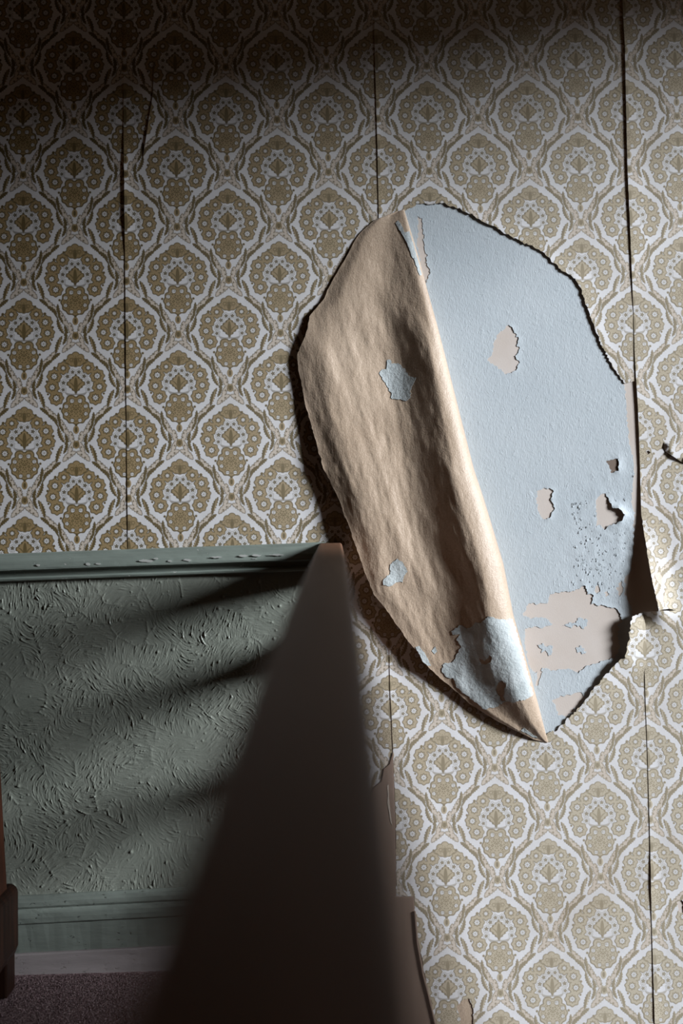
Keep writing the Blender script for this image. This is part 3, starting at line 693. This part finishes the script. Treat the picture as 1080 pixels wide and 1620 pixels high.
# brushed plaster: every dab of the brush is modelled as ridges
def plaster(name, X0, X1, RS, seed):
    xs_ = np.arange(X0, X1+RS, RS); z0_, z1_ = bz(X0)-.02, dB[2]-.03; zs_ = np.arange(z0_, z1_, RS)
    nx, nz = len(xs_), len(zs_); q = RS/.0013                     # q scales the millimetre-sized features
    GX, GZ = np.meshgrid(np.arange(nx), np.arange(nz)); UX, UZ = GX*q+seed*3.3, GZ*q
    r2 = np.random.default_rng(seed); nd_ = int(nx*nz*q*q/1250)
    dc = r2.random((nd_, 2))*[nx, nz]; dang = r2.uniform(0, math.pi, nd_); dcur = r2.normal(0, .028, nd_)*q
    best = np.full(GX.shape, 1e9, np.float32); sec = best.copy(); idx = np.zeros(GX.shape, np.int32)
    wx = GX+14/q*fbm(UX*.03, UZ*.03, 2); wz = GZ+14/q*fbm(UX*.03+40, UZ*.03, 2); R_ = int(130/q)
    for k in range(nd_):
        x0 = max(0, int(dc[k, 0])-R_); x1 = min(nx, int(dc[k, 0])+R_); y0 = max(0, int(dc[k, 1])-R_); y1 = min(nz, int(dc[k, 1])+R_)
        d = ((wx[y0:y1, x0:x1]-dc[k, 0])**2+(wz[y0:y1, x0:x1]-dc[k, 1])**2).astype(np.float32)
        bq, sq_, iq = best[y0:y1, x0:x1], sec[y0:y1, x0:x1], idx[y0:y1, x0:x1]
        c1 = d < bq; sq_[:] = np.where(c1, bq, np.minimum(sq_, d)); iq[c1] = k; bq[c1] = d[c1]
    ang = dang[idx]
    along = (GX-dc[idx, 0])*np.cos(ang)+(GZ-dc[idx, 1])*np.sin(ang)
    ang = ang+dcur[idx]*along+.5*fbm(UX*.02, UZ*.02, 2)
    ns = r2.random(GX.shape).astype(np.float32)-.5
    lic = np.zeros(GX.shape, np.float32); ca, sa = np.cos(ang).astype(np.float32), np.sin(ang).astype(np.float32)
    for sgn in (1, -1):
        X_, Z_ = GX.astype(np.float32), GZ.astype(np.float32)
        for s in range(9):
            ix = np.clip(np.rint(X_).astype(np.int32), 0, nx-1); iz = np.clip(np.rint(Z_).astype(np.int32), 0, nz-1)
            lic += ns[iz, ix]*(1-s/11); X_ += sgn*ca[iz, ix]; Z_ += sgn*sa[iz, ix]
    lic /= lic.std()
    blur = lambda a: (a*2+np.roll(a, 1, 0)+np.roll(a, -1, 0)+np.roll(a, 1, 1)+np.roll(a, -1, 1))/6
    lic = blur(lic)
    edge = np.exp(-np.maximum(np.sqrt(sec)-np.sqrt(best), 0)*q/3.0)
    strength = smooth(.5+1.6*fbm(UX*.012+7, UZ*.012, 3))*.75+.40
    hp = .00034*lic*strength+.0013*np.clip(lic-.75, 0, 2)*strength+edge*.0010*np.clip(.4+1.6*fbm(UX*.06, UZ*.06, 2), 0, 1.3)+.0012*fbm(UX*.02, UZ*.02, 2)
    for k in range(int(nx*nz*q*q/430)):
        bx, bz_ = r2.random(2)*[nx, nz]; rr = r2.uniform(.7, 1.6)*(1.7 if r2.random() < .1 else 1)/q; hh = rr*RS*r2.uniform(.4, .8)
        w_ = int(3*rr)+1
        x0, x1, y0, y1 = max(0, int(bx-w_)), min(nx, int(bx+w_)), max(0, int(bz_-w_)), min(nz, int(bz_+w_))
        hp[y0:y1, x0:x1] += hh*np.exp(-((GX[y0:y1, x0:x1]-bx)**2+(GZ[y0:y1, x0:x1]-bz_)**2)/rr**2)
    hp = blur(hp)
    V = np.stack([np.broadcast_to(xs_, GX.shape), -.0035-np.maximum(hp, -.003), np.broadcast_to(zs_[:, None], GX.shape)], -1).reshape(-1, 3)
    me = gridmesh(name, V, nz, nx)
    o = link(name, me, M_GREEN, wall, True)
    if me.polygons[0].normal.y > 0: me.flip_normals()
    return o
wp_ = plaster('wainscot_plaster', -.78, XB1, .00088, 11)
wp_['label'] = 'green brushed plaster panel below the dado rail'
plaster('wainscot_plaster', XL, -.78, .0026, 12)

# ================================================================== board on the wall beyond the banister
xa, xb = at(500., 1300.)[0], at(624., 1300.)[0]
bt, bm_ = at(600., 1188.)[2], at(640., 1420.)[2]
tb_ = bpy.data.meshes
bm = bmesh.new()
def prism(bm, quad, y0, y1):
    a = [bm.verts.new((x, y0, z)) for x, z in quad]; c = [bm.verts.new((x, y1, z)) for x, z in quad]; n_ = len(quad)
    bm.faces.new(a); bm.faces.new(c[::-1])
    for i in range(n_): bm.faces.new((a[i], c[i], c[(i+1) % n_], a[(i+1) % n_]))
pq = lambda *pts: [(float(at(float(x), float(y))[0]), float(at(float(x), float(y))[2])) for x, y in pts]
prism(bm, pq((500, 1290), (560, 1270), (585, 1262), (592, 1244), (603, 1236), (607, 1216), (616, 1208), (621, 1190), (624.5, 1300), (626, 1425), (500, 1425)), -.0032, 0.0)
stile = struct(bm_obj('trim_2', bm, M_BOARD, None, .0006)); stile['label'] = 'brown board on the wall behind the handrail'
bm = bmesh.new()
prism(bm, pq((500, 1418), (654, 1418), (655, 1440), (659, 1490), (668, 1540), (676, 1570), (690, 1630), (740, 2300), (500, 2300)), -.005, 0.0)
o = bm_obj('base_board', bm, M_BOARD, stile, .001)
bm = bmesh.new()
prism(bm, pq((654, 1440), (657, 1440), (661, 1490), (670, 1540), (678, 1570), (692, 1630), (689, 1630), (675, 1570), (667, 1540), (658, 1490)), -.0085, -.0048)
o = bm_obj('edge_bead', bm, M_BOARD, stile, .0008)
sliver = sheet('paper_sliver', [(612, 1243), (614.5, 1241), (615, 1262), (617.5, 1284), (620, 1306), (617.5, 1300), (615, 1284), (612.5, 1270), (613.5, 1258)], [], [M_TORN]*3, stile, lambda q: .0038+.0*q[:, 0], 4, .0004, False)

# ================================================================== banister
vdir = rays(529., 809.); vdir = vdir/np.linalg.norm(vdir)         # the rail runs at the wall, a little uphill
PT = at(522.5, 858.5)                                             # top of its end on the wall
rail_end = PT.copy()
ban = empty('banister', (float(PT[0]), -1.4, 0), 'brown wooden banister whose handrail runs out of focus from the wall', 'banister')
back = -vdir
def along_rail(s, dz=0.0, y_off=0.0): return PT+back*s+np.array([0, 0, dz])
upv = np.array([0, 0, 1.0]); sidev = np.cross(upv, vdir); sidev /= np.linalg.norm(sidev); upr = np.cross(vdir, sidev); upr /= np.linalg.norm(upr)
if upr[2] < 0: upr = -upr
hw, hd, rr = .0240, .070, .006
cap = []
for cxx, czz, a0 in ((hw-rr, -rr, 90), (-(hw-rr), -rr, 180), (-(hw-.006), -(hd-.006), 270), (hw-.006, -(hd-.006), 360)):
    r_ = rr if czz == -rr else .006
    order_ = range(0, 7)
    for k in order_:
        a = math.radians(a0-90+k*15); cap.append((cxx+r_*math.cos(a), czz+r_*math.sin(a)))
A = along_rail(0.003); B = along_rail(2.95)
child(sweep('handrail', cap, A, B, sidev, upr, M_RAIL, n=60, sm=True), ban)
def bar(name, top, hgt, wid, s0=.003, s1=2.9):
    pf = [(wid/2, 0), (-wid/2, 0), (-wid/2, -hgt), (wid/2, -hgt)]
    return child(sweep(name, pf, along_rail(s0, -top), along_rail(s1, -top), sidev, upr, M_RAIL), ban)
bar('rail_board', .172, .062, .022); bar('rail_board', .40, .055, .022); bar('rail_board', .62, .05, .022)
E_ = along_rail(2.9)
child(box('newel_post', E_[0]-.04, E_[0]+.04, E_[1]-.04, E_[1]+.04, -.004, E_[2]+.06, M_RAIL, None, .006), ban)

# ================================================================== dark wooden table at the left edge
def dep(px, py, y): return at(float(px), float(py), -y)
tx = lambda px, py, y: float(dep(px, py, y)[0]); tz = lambda px, py, y: float(dep(px, py, y)[2])
Y0 = -.085
tab = empty('trestle_table', (tx(-20, 1560, Y0), -.35, 0), 'dark stained wooden table foot at the left edge, against the green wainscot', 'table')
xr = tx(30, 1450, Y0); xl = xr-.045
ztop, zbot = tz(20, 1396, Y0), tz(20, 1510, Y0)
bm = bmesh.new()
# the sled foot: a thick rounded bar running away from the wall
pts = []
L0, L1 = Y0, -.62
def arc(cx, cz, r, a0, a1, n_=6): return [(cx+r*math.cos(math.radians(a0+(a1-a0)*k/n_)), cz+r*math.sin(math.radians(a0+(a1-a0)*k/n_))) for k in range(n_+1)]
side = [(xl-.10, zbot-.02), (xl-.10, ztop-.055)]+[(xl-.02, ztop-.02)]+arc(xr-.018, ztop-.018, .018, 110, 0)+[(xr, zbot+.02), (xr-.008, zbot)]
a = [bm.verts.new((x, L0, z)) for x, z in side]; c = [bm.verts.new((x, L1, z)) for x, z in side]
bm.faces.new(a); bm.faces.new(c[::-1])
for i in range(len(side)): bm.faces.new((a[i], c[i], c[(i+1) % len(side)], a[(i+1) % len(side)]))
child(bm_obj('foot_rail', bm, M_OAK, None, .006, 3), tab)
xp = tx(25, 1540, Y0)
for ya, yb in ((Y0-.003, Y0-.055), (L1+.055, L1+.003)):
    child(box('foot', xp-.024, xp, yb, ya, -.001, zbot+.006, M_OAK, None, .004), tab)
    child(box('foot', xp-.16, xp-.125, yb, ya, -.001, zbot-.012, M_OAK, None, .004), tab)
# raked post and the table top above it
def raked(name, p0, p1, sx, sy):
    bm = bmesh.new(); vs_ = []
    for p in (p0, p1):
        vs_.append([bm.verts.new((p[0]+dx, p[1]+dy, p[2])) for dx, dy in ((-sx, -sy), (0, -sy), (0, 0), (-sx, 0))])
    bm.faces.new(vs_[0][::-1]); bm.faces.new(vs_[1])
    for i in range(4): bm.faces.new((vs_[0][i], vs_[0][(i+1) % 4], vs_[1][(i+1) % 4], vs_[1][i]))
    return bm_obj(name, bm, M_POST, None, .004)
yp = Y0-.03
p0 = dep(13, 1410, yp); p1 = dep(0, 1180, yp); k_ = (.74-p0[2])/(p1[2]-p0[2]); p2 = p0+(p1-p0)*k_; p2[1] = yp
for yy in (0, L1-Y0+.13):
    child(raked('post', (p0[0], yp+yy, p0[2]-.02), (p2[0], yp+yy, .74), .06, .06), tab)
child(box('table_top', p2[0]-.52, p2[0]-.02, L1-.06, Y0+.04, .737, .772, M_OAK, None, .006), tab)
child(box('stretcher', p2[0]-.52, p2[0]-.03, -.37, -.34, .30, .36, M_OAK, None, .004), tab)
